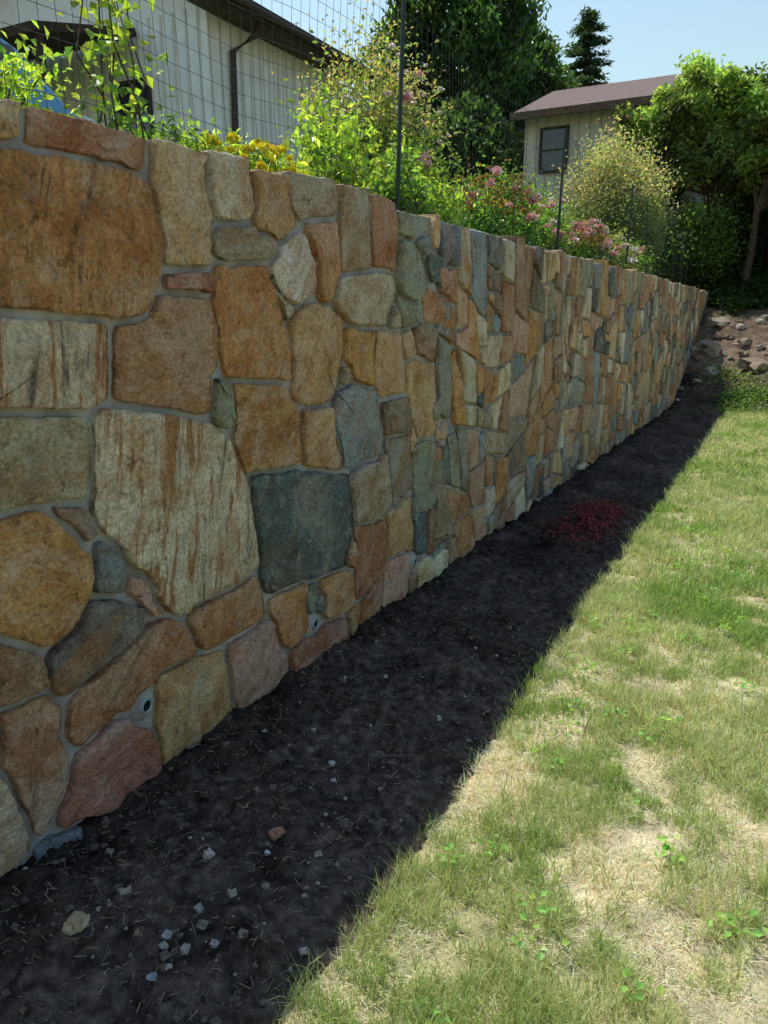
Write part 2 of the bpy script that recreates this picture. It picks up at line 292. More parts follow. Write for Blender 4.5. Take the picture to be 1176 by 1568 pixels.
# ------------------------------------------------------------ wall
CO={'or':(.62,.34,.135),'ta':(.66,.46,.25),'be':(.68,.58,.43),'cr':(.80,.72,.54),'gg':(.33,.355,.27),'gb':(.47,.40,.27),'sl':(.13,.165,.16),'bl':(.27,.32,.34),'rb':(.47,.25,.125),'br':(.35,.225,.135),'pk':(.63,.42,.29),'dk':(.24,.21,.165),'rd':(.50,.27,.18)}
MAN=[
([(-30,150),(33,158),(30,208),(-30,200)],'ta',.2,0),
([(40,160),(130,182),(216,210),(212,243),(175,238),(38,213)],'rb',.5,10),
([(-40,232),(28,238),(110,248),(185,270),(218,300),(245,365),(238,440),(215,482),(120,478),(-40,462)],'or',1,80),
([(242,216),(318,234),(322,320),(318,402),(254,410),(250,330)],'ta',.1,90),
([(324,244),(382,254),(384,315),(368,330),(342,327),(322,292)],'be',.0,0),
([(388,262),(438,272),(446,335),(428,360),(396,350)],'ta',.1,90),
([(444,278),(510,292),(518,324),(465,323),(448,316)],'gb',.4,0),
([(523,296),(566,306),(568,404),(524,408),(520,340)],'gb',.35,90),
([(572,310),(605,320),(605,408),(574,400)],'rb',.4,90),
([(610,322),(660,334),(656,356),(612,350)],'gg',.2,0),
([(328,358),(360,355),(414,366),(420,393),(350,398),(325,385)],'gb',.4,10),
([(418,400),(442,378),(468,372),(485,402),(482,435),(455,460),(432,460),(416,435)],'cr',.6,60),
([(476,352),(512,345),(516,415),(496,452),(485,430)],'or',.4,90),
([(336,412),(404,408),(424,450),(440,520),(444,578),(400,580),(348,576),(332,480)],'or',.35,70),
([(410,415),(426,470),(436,500),(444,470),(432,462),(418,440)],'gb',.2,0),
([(254,416),(316,420),(318,444),(300,447),(255,440)],'rd',.0,0),
([(246,454),(308,454),(328,500),(332,560),(320,618),(248,618),(176,604),(182,505),(240,490)],'rb',.1,0),
([(-30,486),(60,492),(160,498),(166,560),(164,606),(100,622),(-30,628)],'be',1,80),
([(360,588),(430,590),(452,630),(464,708),(440,716),(378,722),(370,680)],'or',.2,0),
([(330,575),(352,590),(357,645),(338,640)],'gg',.0,0),
([(448,492),(470,474),(518,486),(524,540),(516,606),(480,616),(452,608),(445,540)],'ta',.3,60),
([(520,432),(598,422),(604,450),(594,498),(545,500),(518,472)],'be',.1,0),
([(532,505),(574,505),(570,588),(542,580),(526,545)],'or',.2,90),
([(580,506),(612,512),(622,600),(588,610),(575,560)],'ta',.1,90),
([(514,602),(538,590),(572,602),(584,650),(580,700),(532,707),(514,655)],'bl',.3,60),
([(464,634),(506,628),(524,694),(520,714),(464,712)],'ta',.4,20),
([(588,614),(620,608),(624,660),(592,666)],'dk',.3,0),
([(158,634),(255,640),(335,676),(372,725),(394,860),(368,892),(270,932),(248,915),(196,850),(152,800),(140,740)],'cr',.95,82),
([(-30,638),(112,642),(130,690),(138,757),(75,765),(-30,782)],'gb',.3,20),
([(-20,812),(50,785),(84,800),(115,815),(140,880),(110,965),(55,986),(-20,960)],'or',.1,0),
([(85,778),(125,785),(145,815),(130,830),(98,800)],'br',.3,0),
([(152,832),(182,842),(192,880),(190,905),(148,900)],'bl',.0,0),
([(390,728),(455,720),(530,735),(538,780),(530,864),(470,885),(415,906),(404,860)],'sl',.12,10),
([(298,937),(388,890),(400,945),(380,960),(318,990),(302,985)],'or',.2,20),
([(196,888),(222,880),(242,940),(220,940),(200,915)],'pk',.0,0),
([(78,1015),(140,930),(200,920),(228,925),(215,965),(135,1035),(88,1058)],'dk',.5,40),
([(135,1050),(235,960),(262,958),(298,990),(250,1022),(160,1110),(125,1143),(100,1120)],'rb',.5,40),
([(-20,985),(50,1000),(70,1045),(10,1080),(-20,1075)],'br',.5,20),
([(5,1095),(70,1072),(96,1112),(98,1200),(58,1272),(35,1230),(8,1170)],'pk',.3,70),
([(96,1268),(125,1152),(178,1105),(234,1140),(236,1186),(150,1245)],'rd',.1,0),
([(246,1034),(338,1000),(354,1088),(338,1112),(258,1170),(248,1110)],'ta',.2,60),
([(350,990),(412,955),(430,1000),(444,1048),(372,1092),(362,1050)],'pk',.3,70),
([(-30,1180),(8,1200),(44,1280),(10,1330),(-30,1345)],'be',.2,0),
([(416,918),(466,892),(466,950),(450,980),(430,990)],'or',.2,60),
([(494,890),(538,872),(540,924),(498,935)],'or',.2,0),
([(450,1000),(475,985),(532,952),(530,985),(478,1024),(450,1042)],'rd',.2,0),
([(540,735),(560,712),(590,700),(600,755),(578,795),(548,795)],'gb',.3,30),
([(594,672),(622,670),(630,735),(606,775),(596,735)],'gg',.7,60),
([(549,810),(588,800),(586,872),(550,915)],'rb',.4,60),
([(592,790),(628,768),(630,838),(596,850)],'ta',.2,60),
([(550,935),(586,882),(582,945),(552,968)],'rb',.2,0),
([(592,865),(622,848),(622,905),(612,934),(588,940)],'pk',.2,60),
([(634,688),(674,672),(682,762),(640,780)],'gg',.2,90),
([(612,375),(645,390),(648,446),(638,458),(615,448)],'gg',.3,80),
([(655,385),(685,392),(686,436),(672,448)],'sl',.2,0),
([(624,562),(640,548),(664,562),(676,640),(670,664),(640,664),(628,610)],'ta',.5,60),
([(632,500),(668,502),(668,556),(640,545)],'br',.2,0),
([(650,455),(684,450),(690,500),(655,495)],'or',.2,0),
([(610,455),(625,470),(645,470),(640,495),(618,500)],'gg',.2,0),
([(638,790),(655,785),(652,835),(640,842)],'sl',.0,0),
([(658,782),(680,770),(680,830),(660,850)],'br',.0,0),
([(640,878),(655,860),(682,842),(682,880),(636,908)],'cr',.0,0),
]
def area(P): 
    x,y=P[:,0],P[:,1]; return .5*np.sum(x*np.roll(y,-1)-np.roll(x,-1)*y)
def clip(P,nrm,dd):
    out=[];n=len(P)
    for i in range(n):
        a=P[i];b=P[(i+1)%n];fa=nrm@a-dd;fb=nrm@b-dd
        if fa<=0: out.append(a)
        if (fa<0)!=(fb<0) and abs(fa-fb)>1e-12: out.append(a+(b-a)*fa/(fa-fb))
    return np.array(out) if len(out)>2 else None
def inset(P,dist):
    Q=P.copy();n=len(P)
    for i in range(n):
        a=P[i];b=P[(i+1)%n];e=b-a;L=np.linalg.norm(e)
        if L<1e-6: continue
        nr=np.array([e[1],-e[0]])/L
        Q=clip(Q,nr,nr@a-dist)
        if Q is None: return None
    return Q
def inside(p,P):
    c=False;n=len(P);j=n-1
    for i in range(n):
        if (P[i,1]>p[1])!=(P[j,1]>p[1]) and p[0]<(P[j,0]-P[i,0])*(p[1]-P[i,1])/(P[j,1]-P[i,1])+P[i,0]: c=not c
        j=i
    return c
PIPES=[wp(*q) for q in [(481,955),(222,1080),(634,860)]]
ringp=np.array([[s+.026*math.cos(t),z+.026*math.sin(t)] for s,z in PIPES for t in np.linspace(0,6.2,14)])
stones=[]
manP=[];bs=[]
for poly,c,stv,an in MAN:
    P=np.array([wp(*q) for q in poly]); 
    if area(P)<0: P=P[::-1]
    C0=P.mean(0)
    manP.append(P); stones.append((P,CO[c],stv,an,True))
    for i in range(len(P)):
        a=P[i];b=P[(i+1)%len(P)];L=np.linalg.norm(b-a);m=max(1,int(L/.03))
        for k in range(m):
            q=a+(b-a)*k/m; v=C0-q; bs.append(q+v/np.linalg.norm(v)*.02)
bs=np.vstack([np.array(bs),ringp]); S0=3.98
seeds=[];rad=[]
for r,tries in ((.2,700),(.15,900),(.10,1800),(.065,2600),(.045,3000)):
    for _ in range(tries):
        p=np.array([random.uniform(-3,S0+.1),random.uniform(-.1,2.1)])
        if p[0]<.9 and r<.1: continue
        if seeds:
            D=np.linalg.norm(np.array(seeds)-p,axis=1)
            if np.any(D<np.array(rad)+r*.9): continue
        if np.min(np.linalg.norm(bs-p,axis=1))<r+.012: continue
        if any(inside(p,Q) for Q in manP): continue
        seeds.append(p);rad.append(r)
AS=np.vstack([np.array(seeds),bs]);AR=np.concatenate([rad,np.full(len(bs),.02)])
pal=['or']*6+['ta']*7+['be']*4+['cr']*4+['gg']*4+['gb']*5+['sl']*3+['bl']*5+['rb']*5+['br']*3+['pk']*3+['dk']*3
for i,p in enumerate(seeds):
    P=np.array([[p[0]-.4,max(p[1]-.4,-.12)],[min(p[0]+.4,S0),max(p[1]-.4,-.12)],[min(p[0]+.4,S0),min(p[1]+.4,WT)],[p[0]-.4,min(p[1]+.4,WT)]])
    D=np.linalg.norm(AS-p,axis=1)
    for j in np.argsort(D)[1:60]:
        if D[j]>.8 or j==i: continue
        nr=(AS[j]-p)/D[j]; t=(D[j]**2+rad[i]**2-AR[j]**2)/(2*D[j])
        P=clip(P,nr,nr@p+t)
        if P is None: break
    if P is None: continue
    P=inset(P,.009)
    if P is None or area(P)<.0016: continue
    c=random.choice(pal) if rad[i]>.08 else random.choice(['gb','gg','ta','br','bl','rb'])
    stones.append((P,CO[c],random.random()**2,random.uniform(0,180),False))
def guil(P,depth=0):
    A=abs(area(P)); 
    if A<random.choice([.03,.07,.10,.13,.18]) : return [P]
    ex=P.max(0)-P.min(0); C0=P.mean(0)
    if ex[0]>ex[1]*random.uniform(.7,.95): base=0
    else: base=90
    an=R(base+random.gauss(0,12)); nr=np.array([math.cos(an),math.sin(an)])
    k=random.uniform(-.17,.17)*(ex[0] if base==0 else ex[1]); dd=nr@C0+k
    a=clip(P,nr,dd);b=clip(P,-nr,-dd); out=[]
    for q in (a,b):
        if q is not None and abs(area(q))>.004: out+=guil(q,depth+1)
    return out
for Q in guil(np.array([[S0,-.12],[WEND,-.12],[WEND,WT],[S0,WT]])):
    Q2=inset(Q,random.uniform(.009,.014))
    if Q2 is None or area(Q2)<.003: continue
    if random.random()<.35:
        i=random.randrange(len(Q2)); c0=Q2.mean(0); v=Q2[i]-c0; L=np.linalg.norm(v); nr=v/L
        an=random.gauss(0,.4); nr=np.array([nr[0]*math.cos(an)-nr[1]*math.sin(an),nr[0]*math.sin(an)+nr[1]*math.cos(an)])
        q=clip(Q2,nr,nr@c0+L*random.uniform(.7,.9)); 
        if q is not None and area(q)>.003: Q2=q
    stones.append((Q2,CO[random.choice(pal)],random.random()**2*.8,random.choice([90,90,0,60,120])+random.uniform(-20,20),False))
WALL=empty('stone_retaining_wall')
prep=[]
for (P,c,stv,an,man) in stones:
    e=np.roll(P,-1,0)-P; L=np.linalg.norm(e,axis=1)[:,None]; k=np.minimum(.10,.006/np.maximum(L,1e-4))
    P=np.stack([P+e*k,P+e*(1-k)],1).reshape(-1,2)
    near=P[:,0].min()<4.5; sp_=.015 if near else .04
    pts=[]
    for i in range(len(P)):
        a=P[i];b=P[(i+1)%len(P)];L=np.linalg.norm(b-a);m=max(1,int(round(L/sp_)))
        for k in range(m): pts.append(a+(b-a)*k/m)
    prep.append(np.array(pts))
allp=np.vstack(prep+[ringp]); own=np.concatenate([np.full(len(p),i) for i,p in enumerate(prep)]+[np.full(len(ringp),-1)])
grown=[]
gs=np.linspace(-.016,.045,16)
for i,P in enumerate(prep):
    if P[:,0].min()>4.0 or P[:,0].max()<.7: grown.append(P); continue
    e1=P-np.roll(P,1,0); e2=np.roll(P,-1,0)-P
    e1/=np.linalg.norm(e1,axis=1)[:,None]+1e-9; e2/=np.linalg.norm(e2,axis=1)[:,None]+1e-9
    n1=np.stack([e1[:,1],-e1[:,0]],1); n2=np.stack([e2[:,1],-e2[:,0]],1); nr=n1+n2; nr/=np.linalg.norm(nr,axis=1)[:,None]+1e-9
    nr=nr/np.maximum((nr*n1).sum(1),.65)[:,None]
    lo=P.min(0)-.12;hi=P.max(0)+.12; k=(own!=i)&(allp[:,0]>lo[0])&(allp[:,0]<hi[0])&(allp[:,1]>lo[1])&(allp[:,1]<hi[1])
    O=allp[k]
    if len(O)==0: grown.append(P); continue
    Q=P[:,None,:]+nr[:,None,:]*gs[None,:,None]
    D=np.sqrt(((Q[:,:,None,:]-O[None,None])**2).sum(-1)).min(-1)
    ok=(D-np.maximum(gs,0)[None,:])>.021
    first=np.where(ok.all(1),len(gs)-1,np.argmin(ok,1)-1); first=np.maximum(first,0)
    g=gs[first]; g=(np.roll(g,1)+g*2+np.roll(g,-1))/4
    P2=P+nr*g[:,None]; P2[:,1]=np.where(P[:,1]<WT-.03,P2[:,1],P[:,1])
    P2[:,1]=np.minimum(P2[:,1],WT+.0); grown.append(P2)
mb=MB()
for si,(P,(_,c,stv,an,man)) in enumerate(zip(grown,stones)):
    C0=P.mean(0)
    topj=random.uniform(-.02,.04); istop=P[:,1].max()>WT-.06
    if istop: P[:,1]=np.where(P[:,1]>WT-.08,P[:,1]+topj+.012*np.array([mn.noise(Vector((q*9,3.3,si))) for q in P[:,0]]),P[:,1])
    off=Vector((si*1.7,si*.9,0))
    nz=np.array([[mn.noise(Vector((q[0]*16,q[1]*16,0))+off),mn.noise(Vector((q[0]*16,q[1]*16,9))+off)] for q in P])
    nz2=np.array([[mn.noise(Vector((q[0]*60,q[1]*60,0))+off),mn.noise(Vector((q[0]*60,q[1]*60,9))+off)] for q in P])
    P=P+nz*.004+nz2*.005
    n=len(P); d=C0-P; dl=np.linalg.norm(d,axis=1)[:,None]; u=d/np.maximum(dl,1e-4); mxr=dl.min()
    front=WX+random.uniform(.004,.022); tx=random.gauss(0,.04);tz=random.gauss(0,.03)
    fa=[(random.uniform(0,6.283),random.uniform(.0,.75)) for _ in range(3)]
    ex=max(dl.mean(),.03)
    rings=[];xsr=[]
    i1=min(.0015,mxr*.1);i2=min(.004,mxr*.25)
    for Q,dx in ((P,-.06 if not istop else -.24),(P,-.012),(P+u*i1,-.003),(P+u*i2,0),(C0+(P+u*i2-C0)*.92,.0005),(C0+(P+u*i2-C0)*.78,.001),(C0+(P+u*i2-C0)*.60,.001),(C0+(P+u*i2-C0)*.42,.001),(C0+(P+u*i2-C0)*.2,.001)):
        rings.append(Q);xsr.append(np.full(n,dx))
    NR=len(rings)
    Q=np.vstack(rings+[C0[None]]);dx=np.concatenate(xsr+[[.001]])
    rel=Q-C0
    bum=np.array([.007*mn.noise(Vector((q[0]*6,q[1]*6,3))+off)+.007*mn.noise(Vector((q[0]*18,q[1]*18,5))+off)+.004*mn.noise(Vector((q[0]*45,q[1]*45,5))+off) for q in Q])
    for (t,kk_) in fa:
        dd=(rel[:,0]*math.cos(t)+rel[:,1]*math.sin(t))-ex*kk_; bum-=np.clip(dd,0,None)*.07
    fx=front+dx+np.where(dx>-.010,np.clip(tx*rel[:,0]+tz*rel[:,1],-.010,.010)+bum,0)
    fl=np.where(dx>-.010,WX-.003+dx*.5,-9); fx=np.maximum(fx,fl+bum*.15)
    V=np.stack([fx,Q[:,0],Q[:,1]],1)
    k=np.arange(n)
    Fs=[np.stack([r_*n+k,r_*n+(k+1)%n,(r_+1)*n+(k+1)%n,(r_+1)*n+k],1) for r_ in range(NR-1)]
    tri=np.stack([(NR-1)*n+k,(NR-1)*n+(k+1)%n,np.full(n,NR*n)],1)
    a=R(an); ca,sa=math.cos(a),math.sin(a)
    sc=np.stack([rel[:,0]*ca+rel[:,1]*sa+si*3.1,-rel[:,0]*sa+rel[:,1]*ca+si*1.7,V[:,0]*1.0+si*.77],1)
    cc=np.array([*c,stv]); f=random.uniform(.92,1.12) if man else random.uniform(.75,1.2); cc[:3]*=f*np.array([1,random.uniform(.95,1.05),random.uniform(.88,1.1)])
    cc[:3]=np.minimum(cc[:3],.82)
    g=mb.n
    mb.add(V,np.vstack(Fs),0,cc,sc)
    mb.F.append(tri+g); mb.M.append(np.zeros(n,int))
mb.obj('stones',[M_stone],True,WALL,True)
mb=MB(); sy=np.concatenate([np.arange(-3,.9,.1),np.arange(.9,6,.02),np.arange(6,WEND-.03,.06)]); sz=np.linspace(-.2,WT-.012,95)
def mx(Yg,Zg): return np.minimum(WX-.018+.010*fbm(Yg*5,Zg*5,71)+.008*fbm(Yg*25,Zg*25,75,3),WX-.009)
Yg,Zg=np.meshgrid(sy,sz,indexing='ij'); Xg=mx(Yg,Zg)
I=np.arange(Yg.size).reshape(Yg.shape); F=np.stack([I[:-1,:-1],I[1:,:-1],I[1:,1:],I[:-1,1:]],-1).reshape(-1,4)
mb.add(np.stack([Xg,Yg,Zg],-1).reshape(-1,3),F)
tx_=np.linspace(0,1,10); Yg,Tg=np.meshgrid(sy,tx_,indexing='ij'); Xe=mx(Yg,0*Yg+(WT-.012))
Xg=Xe*(1-Tg)+(-2.13)*Tg; Zg=WT-.012+np.sin(np.pi*Tg)*.02+.02*fbm(Yg*5,Tg*3,81)*np.minimum(Tg*6,1)
I=np.arange(Yg.size).reshape(Yg.shape); F=np.stack([I[:-1,:-1],I[1:,:-1],I[1:,1:],I[:-1,1:]],-1).reshape(-1,4)
mb.add(np.stack([Xg,Yg,Zg],-1).reshape(-1,3),F)
box(mb,-2.13,-1.86,-3,WEND-.03,-.2,WT-.03)
mb.obj('mortar',[M_mortar],True,WALL)
mb=MB()
for s,z in PIPES+[wp(742,795)]:
    n=20; V=[];ri,ro=.021,.0245; f=WX+.014
    for x_,r in ((WX-.05,ro),(f,ro),(f,ri),(WX-.05,ri)):
        for k in range(n): t=6.283*k/n; V.append((x_,s+r*math.cos(t),z+r*math.sin(t)))
    mb.add(V,[(q*n+k,q*n+(k+1)%n,(q+1)*n+(k+1)%n,(q+1)*n+k) for q in range(3) for k in range(n)],0)
    mb.add([(f-.010,s+ri*math.cos(6.283*k/n),z+ri*math.sin(6.283*k/n)) for k in range(n)],[tuple(range(n))],1)  # black disc closes the bore, painted as the shade inside
    V=[];
    for x_,r in ((WX-.03,.075),(WX-.004,.045),(WX+.003,.0242)):
        for k in range(n): t=6.283*k/n; rr=r*(1+.18*mn.noise(Vector((math.cos(t)*2,math.sin(t)*2,s)))); V.append((x_,s+rr*math.cos(t),z+rr*math.sin(t)))
    mb.add(V,[(q*n+k,q*n+(k+1)%n,(q+1)*n+(k+1)%n,(q+1)*n+k) for q in range(2) for k in range(n)],2)
mb.obj('weep_pipes',[M_pvc,M_black,M_mortar],True,WALL)
# ------------------------------------------------------------ fence
FEN=empty('wire_fence'); FX=-2.25
mb=MB()
for py_ in (-2.9,.72,4.42,8.05,11.7,15.3,18.5):
    l=.10 if py_>4 else .03
    tube(mb,[(FX-.02,py_,1.8),(FX-.02,py_+l*.5,2.7),(FX-.02,py_+l,3.42)],[.014,.014,.013],6,0)
    box(mb,FX-.045,FX-.005,py_-.006,py_+.006,1.9,2.3,0)
mb.obj('posts',[M_wire],False,FEN)
mb=MB(); yy=np.arange(-2.9,18.5,.45)
def fx_(y,z): return FX+.03*np.sin(y*1.7+z*2)+.02*np.sin(y*4.1)
def fz(y,z): return z+.02*np.sin(y*1.3+z)+.015*np.sin(y*3.7)
P0=[];P1=[]
for z in np.arange(2.05,3.36,.085):
    for a,b in zip(yy[:-1],yy[1:]):
        P0.append((fx_(a,z),a,fz(a,z)));P1.append((fx_(b,z),b,fz(b,z)))
for y_ in np.arange(-2.9,18.5,.07):
    for a,b in zip((2.05,2.5,2.95),(2.5,2.95,3.34)):
        P0.append((fx_(y_,a),y_+.02*math.sin(a*2),fz(y_,a)));P1.append((fx_(y_,b),y_+.02*math.sin(b*2),fz(y_,b)))
prisms(mb,P0,P1,.0012); mb.obj('wire_mesh',[M_wire],False,FEN)
# ------------------------------------------------------------ plants
def clumps(center,rad,nc,shell=.55):
    u=unit(nc); r=(shell+(1-shell)*RNG.random(nc)); r=np.where(RNG.random(nc)<.3,RNG.random(nc),r)
    return np.array(center)+u*r[:,None]*np.array(rad)
def shrub(name,c,rad,nl,L,W,base,nc=40,sig=.13,ground=None,up=.4,fl=None,stemcol=(.1,.09,.05),var=.28,tipcol=None):
    mb=MB()
    g=ground if ground is not None else float(hgt(c[0],c[1]))
    cl=clumps(c,rad,nc,.45); cl[:,2]=np.maximum(cl[:,2],g+.05)
    for k in range(0,nc,2):
        p=cl[k]; b=(c[0]+random.gauss(0,.06),c[1]+random.gauss(0,.06),g-.05)
        m=((p[0]+b[0])/2+random.gauss(0,.05),(p[1]+b[1])/2,(p[2]+b[2])/2+.1*abs(rad[2]))
        tube(mb,[b,m,tuple(p)],[.008,.006,.003],4,1,stemcol)
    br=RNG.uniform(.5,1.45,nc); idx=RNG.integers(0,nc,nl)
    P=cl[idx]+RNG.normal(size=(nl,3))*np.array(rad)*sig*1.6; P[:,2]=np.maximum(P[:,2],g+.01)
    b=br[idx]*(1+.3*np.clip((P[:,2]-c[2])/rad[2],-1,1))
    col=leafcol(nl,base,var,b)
    if tipcol is not None:
        k=(P[:,2]>c[2]+rad[2]*.15)&(RNG.random(nl)<.5); col[k]=leafcol(int(k.sum()),tipcol,.2)
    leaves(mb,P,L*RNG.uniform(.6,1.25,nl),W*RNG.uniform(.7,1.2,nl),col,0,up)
    if fl:
        for nf,size,fc in fl:
            u=unit(nf); u[:,2]=np.abs(u[:,2])*.9+.05; u[:,0]=u[:,0]*.7+.35
            Q=np.array(c)+u*np.array(rad)*RNG.uniform(.75,1.1,(nf,1))
            for q in Q:
                npet=16; s=size*random.uniform(.55,1.15)
                off=unit(npet)*s*.42; off[:,2]*=.6
                leaves(mb,q+off,s*.75,s*.7,leafcol(npet,fc,.18),2,.2)
    return mb.obj(name,[M_leaf,M_bark,M_petal])
LIME=(.26,.36,.06);GRN=(.10,.17,.04);MID=(.14,.23,.05);DK=(.04,.075,.025);OLV=(.19,.23,.085)
pink=(.80,.40,.40);pale=(.80,.64,.58);coral=(.8,.34,.28)
mb=MB()
for k in range(7):
    b=(-2.42+random.gauss(0,.04),2.42+random.gauss(0,.09),2.0); pts=[b]
    for j in range(5):
        q=pts[-1]; pts.append((q[0]+random.gauss(0,.03),q[1]+random.gauss(0,.05),q[2]+random.uniform(.12,.24)))
    tube(mb,pts,[.006,.005,.004,.004,.003,.002],5,1)
    for j in range(1,6):
        n=9; P=np.array(pts[j])+RNG.normal(size=(n,3))*.06; leaves(mb,P,RNG.uniform(.035,.07,n),RNG.uniform(.025,.05,n),leafcol(n,LIME if j>2 else MID,.25),0,.1)
mb.obj('climbing_vine',[M_leaf,M_bark])
shrub('leafy_shrub',(-2.9,2.1,2.3),(.3,.5,.32),3000,.045,.025,LIME,60)
shrub('leafy_shrub',(-2.5,2.75,2.22),(.16,.3,.24),1700,.04,.018,MID,40)
shrub('yellow_flower_plant',(-2.45,3.2,2.25),(.14,.42,.18),1600,.05,.016,LIME,40,fl=[(60,.05,(.9,.66,.03))])
shrub('lime_shrub',(-2.55,4.1,2.42),(.22,.38,.46),1500,.06,.038,LIME,60,sig=.12,up=.2)
shrub('lime_shrub',(-2.5,4.85,2.35),(.2,.4,.30),1600,.055,.032,MID,40)
shrub('lime_shrub',(-2.42,3.75,2.22),(.14,.25,.2),900,.05,.03,LIME,30)
shrub('rose_bush',(-3.3,6.1,2.95),(.55,.75,.82),11000,.045,.025,(.17,.24,.07),110,fl=[(34,.045,pale),(6,.09,pink)],tipcol=(.38,.32,.18))
shrub('rose_bush',(-2.8,5.7,2.45),(.35,.5,.4),3500,.05,.028,LIME,50,fl=[(5,.09,pink)])
shrub('rose_bush',(-2.62,7.0,2.45),(.36,.65,.46),4400,.055,.03,(.10,.22,.04),60,fl=[(12,.10,pink),(4,.08,coral)],tipcol=(.2,.12,.04))
shrub('rose_bush',(-2.62,8.6,2.4),(.34,.6,.42),4000,.05,.03,MID,60,fl=[(14,.10,pink),(8,.07,pale)])
shrub('rose_bush',(-2.6,10.4,2.4),(.36,.8,.42),4400,.05,.03,(.12,.20,.045),60,fl=[(24,.11,pink),(18,.10,pale)],tipcol=(.32,.14,.07))
shrub('rose_bush',(-2.6,12.2,2.35),(.36,.8,.4),4000,.05,.03,OLV,60,fl=[(16,.10,pale),(10,.10,pink)])
shrub('rose_bush',(-2.7,14.3,2.35),(.4,.9,.42),3600,.055,.03,MID,60,fl=[(5,.09,pink)])
shrub('flowering_shrub',(-3.45,15.6,3.45),(1.1,1.25,1.35),27000,.07,.038,(.20,.25,.11),130,sig=.10,tipcol=(.44,.37,.28))
shrub('flowering_shrub',(-4.2,12.5,2.9),(.8,1.3,.75),7000,.06,.03,GRN,80)
shrub('flowering_shrub',(-4.6,9.5,2.8),(.8,1.3,.7),6000,.06,.03,GRN,80)
shrub('understory_shrub',(-2.3,19.2,3.2),(.9,.9,.9),7000,.10,.055,GRN,80)
shrub('understory_shrub',(-.8,20.6,3.9),(1.1,.8,1.0),7000,.12,.06,DK,80)
shrub('understory_shrub',(.7,19.6,3.6),(1.2,.9,1.2),7000,.12,.06,DK,80)
shrub('understory_shrub',(.9,22.5,4.6),(2.4,1.0,1.8),9000,.15,.08,DK,90)
shrub('understory_shrub',(3.6,19.0,2.9),(1.6,1.2,1.4),5000,.10,.05,GRN,80)
def tree(name,base,top,trunk_r,ells,nl,L,col,nc,sig=.11,up=.3,lean=(0,0),W=.55,var=.32):
    mb=MB(); b=np.array([base[0],base[1],float(hgt(base[0],base[1]))-.15]); tp=np.array([base[0]+lean[0],base[1]+lean[1],top])
    pts=[b+(tp-b)*t+np.array([random.gauss(0,.06),random.gauss(0,.06),0])*(t>0) for t in np.linspace(0,1,7)]
    tube(mb,[tuple(p) for p in pts],[trunk_r*(1-.8*t) for t in np.linspace(0,1,7)],8,1)
    tot=sum(e[3]*e[4]*e[5] for e in ells)
    for e in ells:
        c=np.array(e[:3]);r=np.array(e[3:6]); k=max(6,int(nc*e[3]*e[4]*e[5]/tot)); n=int(nl*e[3]*e[4]*e[5]/tot)
        cl=clumps(c,r,k,.5)
        for q in cl[::3]:
            s=pts[random.choice([2,3,4,5])]
            m=(s+q)/2+np.array([0,0,-.1*r[2]]); tube(mb,[tuple(s),tuple(m),tuple(q)],[trunk_r*.28,trunk_r*.16,.008],5,1)
        idx=RNG.integers(0,k,n); br=RNG.uniform(.35,1.7,k)
        P=cl[idx]+RNG.normal(size=(n,3))*r*sig*1.3
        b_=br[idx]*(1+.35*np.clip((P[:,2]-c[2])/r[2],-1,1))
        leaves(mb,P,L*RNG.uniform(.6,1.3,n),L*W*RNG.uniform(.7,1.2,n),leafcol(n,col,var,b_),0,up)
    return mb.obj(name,[M_leaf,M_bark])
tree('deciduous_tree',(-2.2,20.2),6.2,.11,[(-2.3,19.7,5.0,1.1,1.0,1.0),(-2.3,19.5,6.2,1.0,1.0,.8),(-3.6,19.6,5.2,.85,.8,1.2),(-3.1,19.6,6.1,.7,.8,.7),(-1.3,19.5,5.4,.8,.8,.9)],27000,.14,(.18,.25,.08),120,sig=.10,lean=(.3,-.3))
tree('deciduous_tree',(-1.15,19.3),7.0,.09,[(-.6,19.9,6.0,1.3,1.2,1.0),(-1.1,19.4,5.0,.8,.8,.6),(.5,20,6.9,1.2,1.3,1.0)],20000,.14,(.15,.23,.06),100,sig=.10,lean=(.5,.3))
tree('deciduous_tree',(1.2,18.0),9.5,.16,[(.0,16.6,8.1,1.1,1.4,.7),(1.4,17.5,8.3,2.0,2.0,1.8),(1.4,18,6.0,1.6,1.6,1.4)],18000,.12,(.15,.22,.06),130)
tree('deciduous_tree',(4.5,24),10,.2,[(4.5,24,8.5,3.2,3.2,3.4)],11000,.26,MID,110)
tree('deciduous_tree',(-.5,27),10,.2,[(-.5,27,6.0,2.8,2.0,2.2)],11000,.26,GRN,110)
tree('deciduous_tree',(-16.5,16),12,.2,[(-17,15,9.6,2.6,3,2.2)],11000,.18,MID,100)
